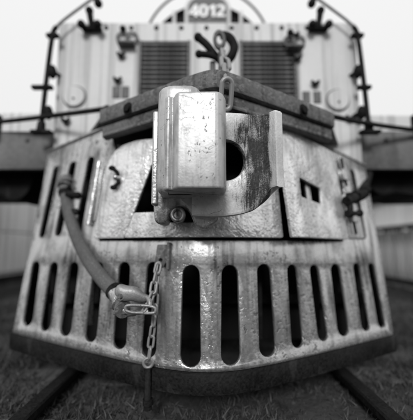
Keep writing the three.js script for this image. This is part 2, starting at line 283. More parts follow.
{ // unseen dark timber shed added behind the viewer to darken reflections in the silver paint
  const t = thing('added_dark_shed', 'added unseen dark timber shed behind the viewer, mirrored by the silver paint', 'building', [0, 0, 10]);
  mesh('wall', rbox(-17, 17, 0, 3.0, -4.5, -0.03, 0.02), wood, t);
  const bg = boxUV(rbox(-0.115, 0.115, 0.02, 2.98, -0.03, 0.004, 0.004, 1));
  for (let k = 0; k < 140; k++) { const x = -16.7 + k * 0.24; if (Math.abs(x) < 2.1) continue; const o = new THREE.Mesh(bg, wood); o.name = 'board'; o.position.set(x, 0, 0); o.castShadow = o.receiveShadow = true; t.add(o); }
  for (const s of [-1, 1]) { const d = mesh('door', rbox(s < 0 ? -1.95 : 0.01, s < 0 ? -0.01 : 1.95, 0.05, 2.85, -0.03, 0.03, 0.01), wood, t); mesh('handle', cyl(V(s * 0.12, 1.0, 0.06), V(s * 0.12, 1.3, 0.06), 0.015), darkIron, d); }
  mesh('roof', rbox(-17.4, 17.4, 3.0, 3.14, -4.9, 0.4, 0.02), darkIron, t);
}
// ---------------------------------------------------------------- the locomotive
const loco = thing('locomotive', 'old silver and white locomotive front with slotted pilot and folded coupler', 'locomotive');
{ // ---- pilot
  const pilot = group('pilot', loco); pilot.userData.label = 'slotted silver prow with a black lower edge';
  const sh = poly([[-1.185, 0.274], [1.12, 0.274], [1.24, 1.30], [1.245, 1.335], [0.90, 1.385], [0.87, 1.30], [0.85, 0.822, 0.004], [-0.618, 0.822, 0.004], [-0.612, 1.05], [-0.59, 1.25], [-0.57, 1.30], [-0.60, 1.37], [-0.66, 1.49], [-0.84, 1.487], [-1.285, 1.445], [-1.25, 1.2]], 0.02);
  const low = [[-1.118, 0.700, -1.078, 0.330, 11], [-0.948, 0.700, -0.922, 0.325, 11], [-0.781, 0.705, -0.765, 0.324, 12], [-0.600, 0.711, -0.592, 0.323, 12.5], [-0.432, 0.716, -0.418, 0.320, 13.5], [-0.266, 0.721, -0.264, 0.309, 14.5], [-0.074, 0.711, -0.070, 0.292, 19], [0.112, 0.710, 0.106, 0.297, 18], [0.288, 0.711, 0.280, 0.309, 16], [0.452, 0.703, 0.440, 0.321, 12], [0.594, 0.696, 0.596, 0.327, 11], [0.751, 0.696, 0.737, 0.328, 12.5], [0.925, 0.695, 0.906, 0.328, 9.5], [1.058, 0.691, 1.041, 0.324, 9]];
  for (const [a, b, c, d, w] of low) { const k = w / 600 * db(a) * (1 + 0.22 * Math.abs(a)); sh.holes.push(slotPath(a, b, c, d, k * 0.97, k * 1.06)); }
  for (const [a, b, c, d, w] of [[-0.79, 1.33, -0.80, 0.857, 7.2], [-0.962, 1.326, -0.97, 0.854, 7], [-1.14, 1.324, -1.125, 0.844, 6.4], [1.07, 1.29, 1.045, 0.837, 6], [0.95, 1.21, 0.945, 0.99, 7]]) { const k = w / 600 * db(a) * 1.6; sh.holes.push(slotPath(a, b, c, d, k, k)); }
  mesh('slotted_plate', bent(sh, 0.019, 0.006, 0.045, faceMap(-0.019)), silver, pilot, true);
  const skirt = mesh('skirt', swept(-1.185, 1.12, slab(0, 0.085, -0.04, 0.013, 0.01), (x, y, w, q) => q.copy(onFace(x * (0.972 + 0.028 * y / 0.085), 0.188 + y, w))), black, pilot, true); skirt.userData.label = 'black painted lower edge of the pilot';
  for (const [a, b, c, d] of [[-1.28, 1.452, -0.70, 1.497], [0.90, 1.395, 1.24, 1.342]]) mesh('top_bead', tube([0, 0.33, 0.66, 1].map(t => onFace(a + (c - a) * t, b + (d - b) * t, 0.004)), 0.009, 40, 8), silver, pilot);
  // black plates added inside so the slots look shaded
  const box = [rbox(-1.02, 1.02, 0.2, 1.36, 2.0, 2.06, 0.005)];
  mesh('shade_bulkhead', box, inner, pilot);
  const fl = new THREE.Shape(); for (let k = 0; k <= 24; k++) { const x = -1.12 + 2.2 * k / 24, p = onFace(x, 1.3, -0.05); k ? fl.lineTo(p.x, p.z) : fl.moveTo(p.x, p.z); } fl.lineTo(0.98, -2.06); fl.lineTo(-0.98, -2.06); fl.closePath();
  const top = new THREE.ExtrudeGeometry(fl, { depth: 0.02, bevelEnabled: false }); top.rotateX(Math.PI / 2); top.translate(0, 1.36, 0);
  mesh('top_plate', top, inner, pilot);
  for (const s of [-1, 1]) { const g = rbox(-0.012, 0.012, 0.2, 1.34, 1.89, 2.35, 0.004), p = g.attributes.position; for (let i = 0; i < p.count; i++) { const t = (p.getY(i) - 0.2) / 1.1; p.setX(i, p.getX(i) + s * (1.15 - 0.065 * t) - (s > 0 ? 0.055 : 0)); p.setZ(i, p.getZ(i) - 0.03 - 0.11 * t); } mesh('shade_side_return', g, black, pilot); }
  for (const x of [-0.62, 0.28, 0.66]) mesh('brace', rbox(x - 0.02, x + 0.02, 0.3, 1.3, db(x) + 0.28, db(x) + 0.34, 0.006), darkIron, pilot);
  mesh('brake_pipe', cyl(V(-0.655, 0.36, 1.74), V(-0.655, 0.62, 1.74), 0.022), silver, pilot);
  mesh('cross_stay', rbox(-1.0, 1.0, 0.44, 0.50, 1.9, 1.96, 0.008), darkIron, pilot);
}
{ // ---- coupler doors
  const left = group('coupler_door', loco); left.userData.label = 'cracked silver door plate with a wing nut';
  const lp = poly([[-0.635, 0.832], [-0.428, 0.832], [-0.372, 0.99], [-0.262, 1.29], [-0.245, 1.335], [-0.40, 1.35], [-0.53, 1.34, 0.06], [-0.605, 1.27, 0.06], [-0.63, 1.05]], 0.012);
  mesh('door_plate', bent(lp, 0.014, 0.004, 0.05, faceMap(0.010)), silverDoor, left, true);
  mesh('hinge_rod', [tube([[-0.684, 1.275], [-0.688, 1.1], [-0.694, 0.905]].map(([x, y]) => onFace(x, y, 0.016)), 0.013, 20, 12)], silver, left);
  for (const y of [1.25, 1.16, 1.07, 0.98, 0.925]) { const x = -0.684 - 0.03 * (1.27 - y); mesh('hinge_knuckle', cyl(onFace(x, y - 0.014, 0.016), onFace(x, y + 0.014, 0.016), 0.0165), silver, left); }
  mesh('hinge_leaf', bent(poly([[-0.682, 0.93], [-0.655, 0.93], [-0.65, 1.255], [-0.676, 1.255]], 0.004), 0.008, 0.002, 0.06, faceMap(0.002)), silver, left, true);
  const c = onFace(-0.504, 1.148, 0.012), n = normalAt(-0.504, 1.148);
  const nut = mesh('wing_nut', [cyl(c, c.clone().addScaledVector(n, 0.035), 0.02, 0.014, 18), ballAt(c.clone().addScaledVector(n, 0.036), 0.014)], silver, left);
  for (const s of [-1, 1]) { const b = c.clone().addScaledVector(n, 0.024), e = b.clone().add(new THREE.Vector3(-0.022 - 0.006 * s, 0.052 * s, 0.006)); mesh('wing', [tube([b, b.clone().lerp(e, 0.5).add(new THREE.Vector3(0.016, 0, 0.004)), e], 0.0105, 14, 8), ballAt(e, 0.017, [1.1, 0.8, 0.8])], darkIron, nut); }
  const apron = group('coupler_apron', loco);
  const ap = poly([[-0.416, 0.832], [0.385, 0.832], [0.378, 1.2], [0.30, 1.16], [0.14, 1.0], [-0.06, 0.948], [-0.372, 0.955]], 0.012);
  mesh('apron_plate', bent(ap, 0.02, 0.005, 0.05, faceMap((s, y) => 0.016)), silverDoor, apron, true);
  const right = group('coupler_door', loco); right.userData.label = 'silver door plate with a square hole, standing ajar';
  const rp = poly([[0.392, 0.828], [0.862, 0.828], [0.872, 1.36], [0.36, 1.40]], 0.01);
  const hole = poly([[0.485, 1.035], [0.645, 1.012], [0.66, 1.102], [0.485, 1.138]], 0.012); rp.holes.push(hole);
  const ajar = s => 0.012 + 0.055 * clamp((0.87 - s) / 0.42);
  mesh('door_plate', bent(rp, 0.016, 0.004, 0.05, faceMap(ajar)), silverDoor, right, true);
  mesh('latch_bar', bent(poly([[0.56, 0.98], [0.60, 0.98], [0.605, 1.2], [0.565, 1.2]], 0.004), 0.012, 0.003, 0.06, faceMap(s => ajar(s) - 0.022)), silver, right, true);
  mesh('hole_shade_plate', bent(poly([[0.50, 0.9], [0.86, 0.9], [0.86, 1.3], [0.50, 1.3]], 0.01), 0.01, 0.002, 0.08, faceMap(-0.06)), inner, right, true);  // near-black sheet added so the square hole looks shaded
  // hinge strip with fingers beside the door
  mesh('hinge_strip', bent(poly([[0.90, 0.835], [1.035, 0.84], [1.03, 1.30], [0.97, 1.36], [0.925, 1.36], [0.935, 1.27], [0.975, 1.255], [0.975, 1.21], [0.925, 1.2], [0.925, 1.11], [0.90, 1.10]], 0.008), 0.012, 0.003, 0.06, faceMap(0.002)), silver, right, true);
  for (const [y0, y1, x] of [[1.19, 1.26, 0.925], [1.06, 1.15, 0.93], [0.93, 0.985, 0.935]]) mesh('hinge_knuckle', [bent(poly([[x - 0.02, y0], [x + 0.035, y0], [x + 0.035, y1], [x - 0.02, y1]], 0.006), 0.03, 0.005, 0.06, faceMap(0.01))], silver, right, true);
  mesh('hinge_pin', cyl(onFace(0.93, 0.86, 0.03), onFace(0.93, 1.33, 0.03), 0.008), darkIron, right);
}
{ // ---- nose lip and deck
  const lip = group('deck_lip', loco); lip.userData.label = 'dark grey pointed edge of the front deck';
  const dl = x => 1.215 + 0.66 * (Math.sqrt((x - 0.035) ** 2 + 0.045 ** 2) - 0.045);
  const lipMap = w0 => (s, y, w, q) => q.copy(V(s, y, dl(s) - w0 - w));
  mesh('upper_band', swept(-0.59, 0.725, slab(1.463, 1.553, -0.06, 0.012, 0.016), lipMap(0)), greyIron, lip, true);
  mesh('lower_band', swept(-0.58, 0.715, slab(1.412, 1.458, -0.07, -0.018, 0.005), lipMap(0)), greyIron, lip, true);
  mesh('bottom_ledge', swept(-0.575, 0.71, slab(1.392, 1.410, -0.07, -0.006, 0.005), lipMap(0)), greyIron, lip, true);
  for (const x of [-0.40, 0.50]) mesh('lip_bolt', bolt(V(x, 1.493, dl(x) - 0.008), 0.022, 0.018, new THREE.Vector3(x < 0 ? -0.6 : 0.6, 0, 1)), darkIron, lip);
  const s = new THREE.Shape(); for (let k = 0; k <= 30; k++) { const x = -0.6 + 1.31 * k / 30; k ? s.lineTo(x, -(dl(x) + 0.03)) : s.moveTo(x, -(dl(x) + 0.03)); } s.lineTo(0.95, -2.09); s.lineTo(-0.9, -2.09); s.closePath();
  const g = new THREE.ExtrudeGeometry(s, { depth: 0.02, bevelEnabled: false }); g.rotateX(Math.PI / 2); g.translate(0, 1.53, 0);
  mesh('deck_plate', g, greyIron, lip);
}
{ // ---- coupler
  const cp = group('coupler', loco); cp.userData.label = 'bright worn steel coupler folded upright';
  const upright = (pts, r, y0, y1, bev) => { const g = new THREE.ExtrudeGeometry(poly(pts.map(([x, d, k]) => k === undefined ? [x, d] : [x, d, k]), r), { depth: y1 - y0 - 2 * bev, bevelEnabled: true, bevelSize: bev, bevelOffset: -bev, bevelThickness: bev, bevelSegments: 4, curveSegments: 8 }); g.translate(0, 0, bev); g.rotateX(-Math.PI / 2); g.translate(0, y0, 0); return toCreasedNormals(g, 0.5); };
  mesh('knuckle', upright([[-0.152, 1.15], [-0.153, 1.040, 0.010], [-0.136, 1.026, 0.010], [-0.122, 1.042, 0.008], [-0.106, 1.0, 0.016], [0.040, 0.996, 0.014], [0.058, 1.012, 0.010], [0.071, 1.05, 0.012], [0.071, 1.15]], 0.006, 0.990, 1.338, 0.009), worn, cp);
  mesh('knuckle_back', upright([[-0.190, 1.24], [-0.192, 1.12, 0.03], [-0.15, 1.088, 0.04], [-0.05, 1.088, 0.04], [-0.02, 1.12, 0.03], [-0.02, 1.24]], 0.01, 0.99, 1.420, 0.03), worn, cp);
  // hollow head with guard arm
  const path = new THREE.CatmullRomCurve3([[-0.06, 1.18], [-0.02, 1.175], [0.07, 1.165], [0.13, 1.170], [0.185, 1.178], [0.220, 1.176], [0.242, 1.163], [0.258, 1.142], [0.268, 1.124]].map(([x, d]) => V(x, 0, d)), false, 'centripetal');
  const Lg = path.getLength(), pt = new THREE.Vector3(), tg = new THREE.Vector3();
  const hm = (s, y, w, q) => { const t = clamp(s / Lg); path.getPointAt(t, pt); path.getTangentAt(t, tg); q.set(pt.x - tg.z * w, y, pt.z + tg.x * w); };
  const hs = new THREE.Shape(); hs.moveTo(0, 0.915); hs.bezierCurveTo(0.10, 0.90, 0.20, 0.915, 0.245, 0.935); hs.bezierCurveTo(0.285, 0.955, 0.30, 1.005, Lg - 0.03, 1.02); hs.lineTo(Lg, 1.022); hs.lineTo(Lg, 1.318); hs.quadraticCurveTo(Lg, 1.332, Lg - 0.015, 1.333); hs.lineTo(0.2, 1.338); hs.lineTo(0, 1.34); hs.closePath();
  const hp = new THREE.Path(); hp.absellipse(0.135, 1.138, 0.083, 0.083, 0, Math.PI * 2, true); hs.holes.push(hp);
  mesh('head', bent(hs, 0.042, 0.010, 0.02, (s, y, w, q) => hm(s, y, w - 0.042, q), { seg: 24, uv: (s, y, w) => [0.3 + 0.66 * s / Lg + 1.6 * (0.042 - w), (y - 0.9) * 2.2] }), greasedShaded, cp, true);
  // lower jaw with an eye
  const jaw = poly([[-0.205, 1.06], [-0.205, 0.955], [-0.20, 0.90], [-0.175, 0.895], [-0.165, 0.935, 0.03], [-0.13, 0.972, 0.04], [-0.075, 0.965, 0.04], [-0.05, 0.925, 0.03], [-0.035, 0.885, 0.02], [-0.01, 0.875], [0.04, 0.905], [0.04, 1.06]], 0.02);
  const jg = new THREE.ExtrudeGeometry(jaw, { depth: 0.09, bevelEnabled: true, bevelSize: 0.014, bevelThickness: 0.02, bevelSegments: 5, curveSegments: 8 }); jg.translate(0, 0, -1.325);
  mesh('jaw', toCreasedNormals(jg, 0.8), silver, cp);
  mesh('jaw_pin', [cyl(V(-0.118, 0.924, 1.23), V(-0.118, 0.924, 1.36), 0.026, 0.026, 20), ring(V(-0.118, 0.924, 1.23), 0.024, 0.009, new THREE.Vector3(0, 0, 1))], silver, cp);
  mesh('eye_shade_block', rbox(-0.19, 0.0, 0.90, 1.05, 1.335, 1.36, 0.01), black, cp);  // black block added behind the eye as its shade
  mesh('side_plate', rbox(-0.225, -0.198, 0.96, 1.36, 1.20, 1.40, 0.01), silver, cp);
  mesh('hollow', cyl(V(0.075, 1.138, 1.213), V(0.075, 1.138, 1.37), 0.095, 0.095, 32, false), black, cp);  // black tube, with the black shank, paints in shade inside the hole
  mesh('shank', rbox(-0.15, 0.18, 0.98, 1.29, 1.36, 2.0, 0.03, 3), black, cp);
}
// ---- front shield behind the deck
const SD = 2.1;
{
  const sh = group('front_shield', loco); sh.userData.label = 'white front sheet with two slatted grilles';
  const s = poly([[-1.10, 1.30], [1.115, 1.30], [1.125, 2.475], [-1.115, 2.475]], 0.012);
  for (const [a, b] of [[-0.51, -0.12], [0.245, 0.68]]) s.holes.push(poly([[a, 1.66], [b, 1.66], [b, 2.33], [a, 2.33]], 0.01));
  const g = new THREE.ExtrudeGeometry(s, { depth: 0.03, bevelEnabled: true, bevelSize: 0.004, bevelThickness: 0.004, bevelSegments: 1 }); g.translate(0, 0, -SD - 0.034);
  mesh('sheet', g, sheetPaint, sh);
  for (let k = 0; k < 9; k++) mesh('rivet', ballAt(V(-0.76 + k * 0.19, 2.435, SD - 0.001), 0.017, [1, 1, 0.6]), darkIron, sh);
  for (const [x, y] of [[-0.972, 1.884], [0.965, 1.857]]) {
    const c = mesh('cover_disc', cyl(V(x, y, SD + 0.004), V(x, y, SD - 0.02), 0.082, 0.076, 36), sheetPaint, sh);
    mesh('cover_rim', ring(V(x, y, SD), 0.082, 0.007, new THREE.Vector3(0, 0, 1), 40), greyIron, c); mesh('cover_screw', ballAt(V(x, y - 0.02, SD - 0.022), 0.008), darkIron, c);
  }
  const hookAt = (x, y) => mesh('hook', [tube([V(x - 0.026, y + 0.012, SD - 0.02), V(x - 0.012, y - 0.014, SD - 0.03), V(x + 0.012, y - 0.014, SD - 0.03), V(x + 0.026, y + 0.012, SD - 0.02)], 0.011, 16, 8), cyl(V(x, y - 0.012, SD), V(x, y - 0.012, SD - 0.034), 0.014)], darkIron, sh);
  for (const [x, y] of [[-0.635, 2.208], [-0.655, 2.012], [-1.02, 1.70], [0.665, 2.37], [0.675, 2.18], [0.80, 1.985], [1.04, 1.72]]) hookAt(x, y);
  for (const [x, y] of [[-0.595, 2.345], [0.655, 2.315]]) { const b = mesh('lamp_bracket', [rbox(x - 0.062, x + 0.062, y - 0.075, y - 0.055, SD - 0.07, SD, 0.006), ring(V(x - 0.032, y - 0.005, SD - 0.02), 0.042, 0.009, new THREE.Vector3(0, 0, 1)), ring(V(x + 0.035, y - 0.005, SD - 0.02), 0.042, 0.009, new THREE.Vector3(0, 0, 1))], greyIron, sh); mesh('bracket_knob', ballAt(V(x - 0.03, y + 0.06, SD - 0.03), 0.024), darkIron, b); }
  for (const [x, y] of [[-0.665, 1.93], [-0.60, 1.93], [0.735, 1.89], [0.815, 1.89]]) mesh('data_plate', rbox(x - 0.028, x + 0.028, y - 0.055, y + 0.035, SD - 0.008, SD + 0.002, 0.003), greyIron, sh);
}
for (const [a, b, n] of [[-0.51, -0.12, 18], [0.245, 0.68, 18]]) {
  const gr = group('radiator_grille', loco); gr.userData.label = 'dark slatted cooling grille';
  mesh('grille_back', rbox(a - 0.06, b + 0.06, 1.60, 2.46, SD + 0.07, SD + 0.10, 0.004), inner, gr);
  mesh('grille_frame', [rbox(a - 0.001, a + 0.022, 1.66, 2.33, SD - 0.012, SD + 0.02, 0.004), rbox(b - 0.022, b + 0.001, 1.66, 2.33, SD - 0.012, SD + 0.02, 0.004)], greyIron, gr);
  const sg = new RoundedBoxGeometry(b - a - 0.03, 0.013, 0.009, 1, 0.003); sg.rotateX(0.25); const su = boxUV(sg);
  for (let k = 0; k < n; k++) { const o = new THREE.Mesh(su, slatPaint); o.name = 'slat'; o.position.set((a + b) / 2, 1.675 + k * 0.0372, -SD - 0.012); o.rotation.z = rr(-0.006, 0.006); o.castShadow = o.receiveShadow = true; gr.add(o); }
}
{ // ---- number board and round housing above the shield
  const nb = group('number_board', loco); nb.userData.label = 'number plate reading 4012';
  mesh('plate', (() => { const s = poly([[-0.185, 2.68], [0.205, 2.68], [0.205, 2.88, 0.09], [0.15, 2.965, 0.08], [-0.13, 2.965, 0.08], [-0.185, 2.88, 0.09]], 0.03); const g = new THREE.ExtrudeGeometry(s, { depth: 0.03, bevelEnabled: true, bevelSize: 0.004, bevelThickness: 0.004 }); g.translate(0, 0, -2.42); return g; })(), sheetPaint, nb);
  mesh('dark_field', (() => { const s = poly([[-0.16, 2.69], [0.18, 2.69], [0.18, 2.875, 0.06], [0.13, 2.935, 0.06], [-0.11, 2.935, 0.06], [-0.16, 2.875, 0.06]], 0.02); const g = new THREE.ExtrudeGeometry(s, { depth: 0.006, bevelEnabled: false }); g.translate(0, 0, -2.384); return g; })(), plain(0.14, 0.6), nb);
  const font = await new FontLoader().loadAsync('fonts/droid/droid_sans_bold.typeface.json');
  const digits = '4012', xs = [-0.148, -0.068, 0.010, 0.080];
  for (let k = 0; k < 4; k++) { const g = new TextGeometry(digits[k], { font, size: 0.112, depth: 0.012, curveSegments: 6, bevelEnabled: true, bevelThickness: 0.002, bevelSize: 0.002, bevelSegments: 1 }); g.translate(xs[k], 2.748, -2.378); mesh('digit', g, plain(0.8, 0.5), nb); }
  const hs = group('lamp_housing', loco);
  const drum = new THREE.CylinderGeometry(0.525, 0.525, 0.6, 56, 1, false); drum.rotateX(Math.PI / 2); drum.translate(0.005, 2.47, -2.85); mesh('drum', drum, black, hs);
  mesh('drum_rim', (() => { const g = new THREE.TorusGeometry(0.525, 0.022, 10, 64); g.translate(0.005, 2.47, -2.545); return g; })(), black, hs);
  mesh('number_stay', [rbox(-0.30, -0.27, 2.5, 2.86, 2.43, 2.45, 0.006), rbox(0.29, 0.32, 2.5, 2.86, 2.43, 2.45, 0.006)], sheetPaint, hs);
  const arc = []; for (let k = 0; k <= 24; k++) { const a = Math.PI * k / 24; arc.push(V(0.005 + 0.55 * Math.cos(a), 2.49 + 0.58 * Math.sin(a), 2.42)); } mesh('grab_rail', tube(arc, 0.010, 70, 10), darkIron, hs);
}
// ---- handrails either side of the shield
for (const s of [-1, 1]) {
  const hr = group('handrail', loco); const X = x => s * x + (s > 0 ? -0.022 : 0);
  const R = 2.03;
  const r = mesh('rail', tube([V(X(1.165), 1.60, R), V(X(1.15), 1.95, R), V(X(1.128), 2.3, R), V(X(1.118), 2.36, R), V(X(1.10), 2.39, R)], 0.0165, 70, 12), darkIron, hr);
  mesh('top_rail', tube([V(X(1.10), 2.39, R), V(X(1.07), 2.425, R), V(X(0.95), 2.53, R), V(X(0.74), 2.70, R)], 0.0095, 30, 10), greyIron, hr);
  mesh('foot', [rbox(X(1.165) - 0.065, X(1.165) + 0.075, 1.575, 1.60, R - 0.025, R + 0.03, 0.006), cyl(V(X(1.165), 1.59, R), V(X(1.163), 1.66, R), 0.032, 0.026)], darkIron, hr);
  for (const [y, x, w] of [[2.32, 1.125, 0.045], [1.92, 1.15, 0.05]]) mesh('clamp', [rbox(X(x) - w - (s < 0 && y < 2 ? 0.05 : 0), X(x) + w, y - 0.015, y + 0.015, R - 0.018, R + 0.022, 0.01), ballAt(V(X(x), y, R), 0.026)], darkIron, hr);
  for (const [y, x] of [[2.05, 1.12], [1.74, 1.13]]) mesh('bracket', [ballAt(V(X(x), y, R + 0.02), 0.035, [0.8, 1.5, 1]), cyl(V(X(x), y, R), V(X(x - 0.03), y, SD + 0.01), 0.014)], darkIron, hr);
  const st = mesh('stanchion', [cyl(V(X(0.855), 2.42, R + 0.03), V(X(0.865), 2.52, R), 0.02, 0.024), ballAt(V(X(0.865), 2.52, R), 0.029), rbox(X(0.86) - 0.075, X(0.86) + 0.075, 2.395, 2.425, R + 0.02, SD - 0.002, 0.01)], darkIron, hr);
  for (const k of [-1, 1]) mesh('stanchion_knob', ballAt(V(X(0.86) + k * 0.06, 2.41, R), 0.030), darkIron, st);
  mesh('rail_end', [cyl(V(X(0.79), 2.55, R - 0.03), V(X(0.84), 2.68, R - 0.03), 0.026, 0.018), ballAt(V(X(0.79), 2.55, R - 0.03), 0.03)], darkIron, hr);
}
// ---- uncoupling rods
for (const p of [[V(-0.63, 1.672, 1.84), V(-0.95, 1.685, 1.95), V(-1.52, 1.692, 2.1), V(-2.1, 1.70, 2.2)], [V(0.79, 1.622, 1.84), V(1.05, 1.625, 1.95), V(1.52, 1.632, 2.1), V(2.1, 1.64, 2.2)]]) {
  const g = group('uncoupling_rod', loco); mesh('rod', tube(p, 0.0165, 40, 12), darkIron, g); mesh('rod_end', cyl(p[0], p[0].clone().lerp(p[1], 0.06), 0.022), darkIron, g);
  mesh('rod_bracket', [rbox(p[2].x - 0.03 + Math.sign(p[2].x) * 0.06, p[2].x + 0.03 + Math.sign(p[2].x) * 0.06, 1.6, 1.78, 2.06, 2.2, 0.02)], darkIron, g);
}
// ---- pilot beam both sides; boxes coloured black for the shade underneath
for (const s of [-1, 1]) {
  const b = group('pilot_beam', loco), x0 = s < 0 ? -2.4 : 1.09, x1 = s < 0 ? -1.09 : 2.4;
  const prof = poly(s < 0 ? [[-2.4, 1.36], [-1.14, 1.36, 0.06], [-1.085, 1.642], [-2.4, 1.642]] : [[1.145, 1.36, 0.06], [2.4, 1.36], [2.4, 1.642], [1.085, 1.642]], 0.012);
  const g = new THREE.ExtrudeGeometry(prof, { depth: 0.05, bevelEnabled: true, bevelSize: 0.006, bevelThickness: 0.006, bevelSegments: 2 }); g.translate(0, 0, -2.22);
  mesh('beam_face', toCreasedNormals(g, 0.6), beamPaint, b);
  mesh('beam_box', rbox(x0, x1, 1.385, 1.62, 2.23, 3.1, 0.02), black, b);
  mesh('lower_bracket', (() => { const a = s < 0 ? [[-2.3, 1.40], [-2.3, 1.20], [-1.62, 1.20], [-1.56, 1.16, 0.03], [-1.48, 1.16, 0.03], [-1.42, 1.22], [-1.36, 1.40]] : [[1.27, 1.40], [1.27, 1.28, 0.05], [1.38, 1.20], [1.5, 1.22], [1.7, 1.19], [2.3, 1.2], [2.3, 1.4]]; const q = new THREE.ExtrudeGeometry(poly(a, 0.03), { depth: 0.5, bevelEnabled: true, bevelSize: 0.008, bevelThickness: 0.008 }); q.translate(0, 0, -2.85); return q; })(), black, b);
  mesh('step_box', rbox(s < 0 ? -2.2 : 1.16, s < 0 ? -1.16 : 2.2, 1.645, s < 0 ? 1.87 : 1.85, 2.32, 2.9, 0.02), sheetPaint, b);
  for (let k = 0; k < 3; k++) mesh('beam_bolt', bolt(V(s * (1.34 + k * 0.33), 1.58, 2.163), 0.014, 0.014, new THREE.Vector3(0, 0, 1)), beamPaint, b);
}
{ // ---- boiler, frame and leading wheels behind
  const g = new THREE.CylinderGeometry(0.85, 0.85, 6, 48); g.rotateX(Math.PI / 2); g.translate(0, 1.62, -5.3); mesh('boiler', g, black, loco);
  mesh('main_frame', [rbox(-0.55, -0.45, 0.45, 1.35, 2.1, 8, 0.02), rbox(0.45, 0.55, 0.45, 1.35, 2.1, 8, 0.02), rbox(-0.9, 0.9, 1.3, 1.38, 2.1, 8, 0.02)], black, loco);
  for (const d of [3.3, 5.0]) for (const s of [-1, 1]) {
    const w = group('wheel', loco); const o = new THREE.CylinderGeometry(0.44, 0.45, 0.12, 48); o.rotateZ(Math.PI / 2); o.translate(s * 0.76, 0.57, -d); mesh('tyre', o, black, w);
    const h = new THREE.CylinderGeometry(0.12, 0.12, 0.2, 24); h.rotateZ(Math.PI / 2); h.translate(s * 0.76, 0.57, -d); mesh('hub', h, greyIron, w);
  }
}
{ // ---- lifting gear on the deck behind the coupler
  const lg = group('lifting_hook', loco); lg.userData.label = 'dark curved hook and handles above the coupler';
  mesh('horn', tube([V(0.098, 2.06, 1.68), V(0.135, 2.03, 1.66), V(0.162, 1.97, 1.65), V(0.152, 1.915, 1.65), V(0.118, 1.875, 1.66)], 0.026, 30, 12), darkIron, lg);
  mesh('handle', [tube([V(-0.048, 2.03, 1.66), V(0.0, 1.985, 1.66), V(0.05, 1.925, 1.67), V(0.085, 1.89, 1.68)], 0.022, 24, 12), ballAt(V(-0.05, 2.032, 1.66), 0.026)], darkIron, lg);
  mesh('handle', [tube([V(-0.045, 1.925, 1.66), V(0.02, 1.918, 1.66), V(0.09, 1.895, 1.67)], 0.019, 20, 12), ballAt(V(-0.045, 1.925, 1.66), 0.023)], darkIron, lg);
  mesh('eye', [(() => { const g = ring(V(0, 0, 0), 0.034, 0.014, new THREE.Vector3(0.15, 0, 1)); g.scale(0.8, 1.35, 1); g.translate(0.075, 1.985, -1.62); return g; })()], greyIron, lg);
  mesh('stem', [cyl(V(0.088, 1.58, 1.60), V(0.09, 1.93, 1.64), 0.028, 0.02), rbox(0.02, 0.055, 1.57, 1.90, 1.68, 1.74, 0.01), rbox(-0.06, 0.2, 1.576, 1.60, 1.52, 1.80, 0.006)], greyIron, lg);
}
{ // ---- angle cock on the right-hand side of the pilot
  const ac = group('angle_cock', loco); ac.userData.label = 'dark pipe cock beside the square-holed door';
  mesh('pipe', [tube([V(1.16, 1.30, 2.10), V(1.05, 1.185, 1.95), V(1.0, 1.135, 1.87), V(0.93, 1.095, 1.79)], 0.026, 36, 16), cyl(V(1.02, 1.155, 1.90), V(0.985, 1.125, 1.855), 0.038, 0.038, 6)], black, ac);
  mesh('cock_body', [cyl(V(0.945, 1.105, 1.80), V(0.80, 1.05, 1.70), 0.033, 0.027, 18), cyl(V(0.90, 1.09, 1.77), V(0.875, 1.08, 1.75), 0.042, 0.042, 6), cyl(V(0.83, 1.10, 1.72), V(0.825, 0.985, 1.71), 0.017)], black, ac);
  mesh('handle', [cyl(V(0.80, 0.975, 1.69), V(0.90, 0.985, 1.74), 0.014), cyl(V(0.795, 0.975, 1.685), V(0.825, 0.978, 1.70), 0.024, 0.024, 6), cyl(V(0.885, 0.983, 1.735), V(0.90, 0.985, 1.74), 0.021, 0.021, 12)], black, ac);
}
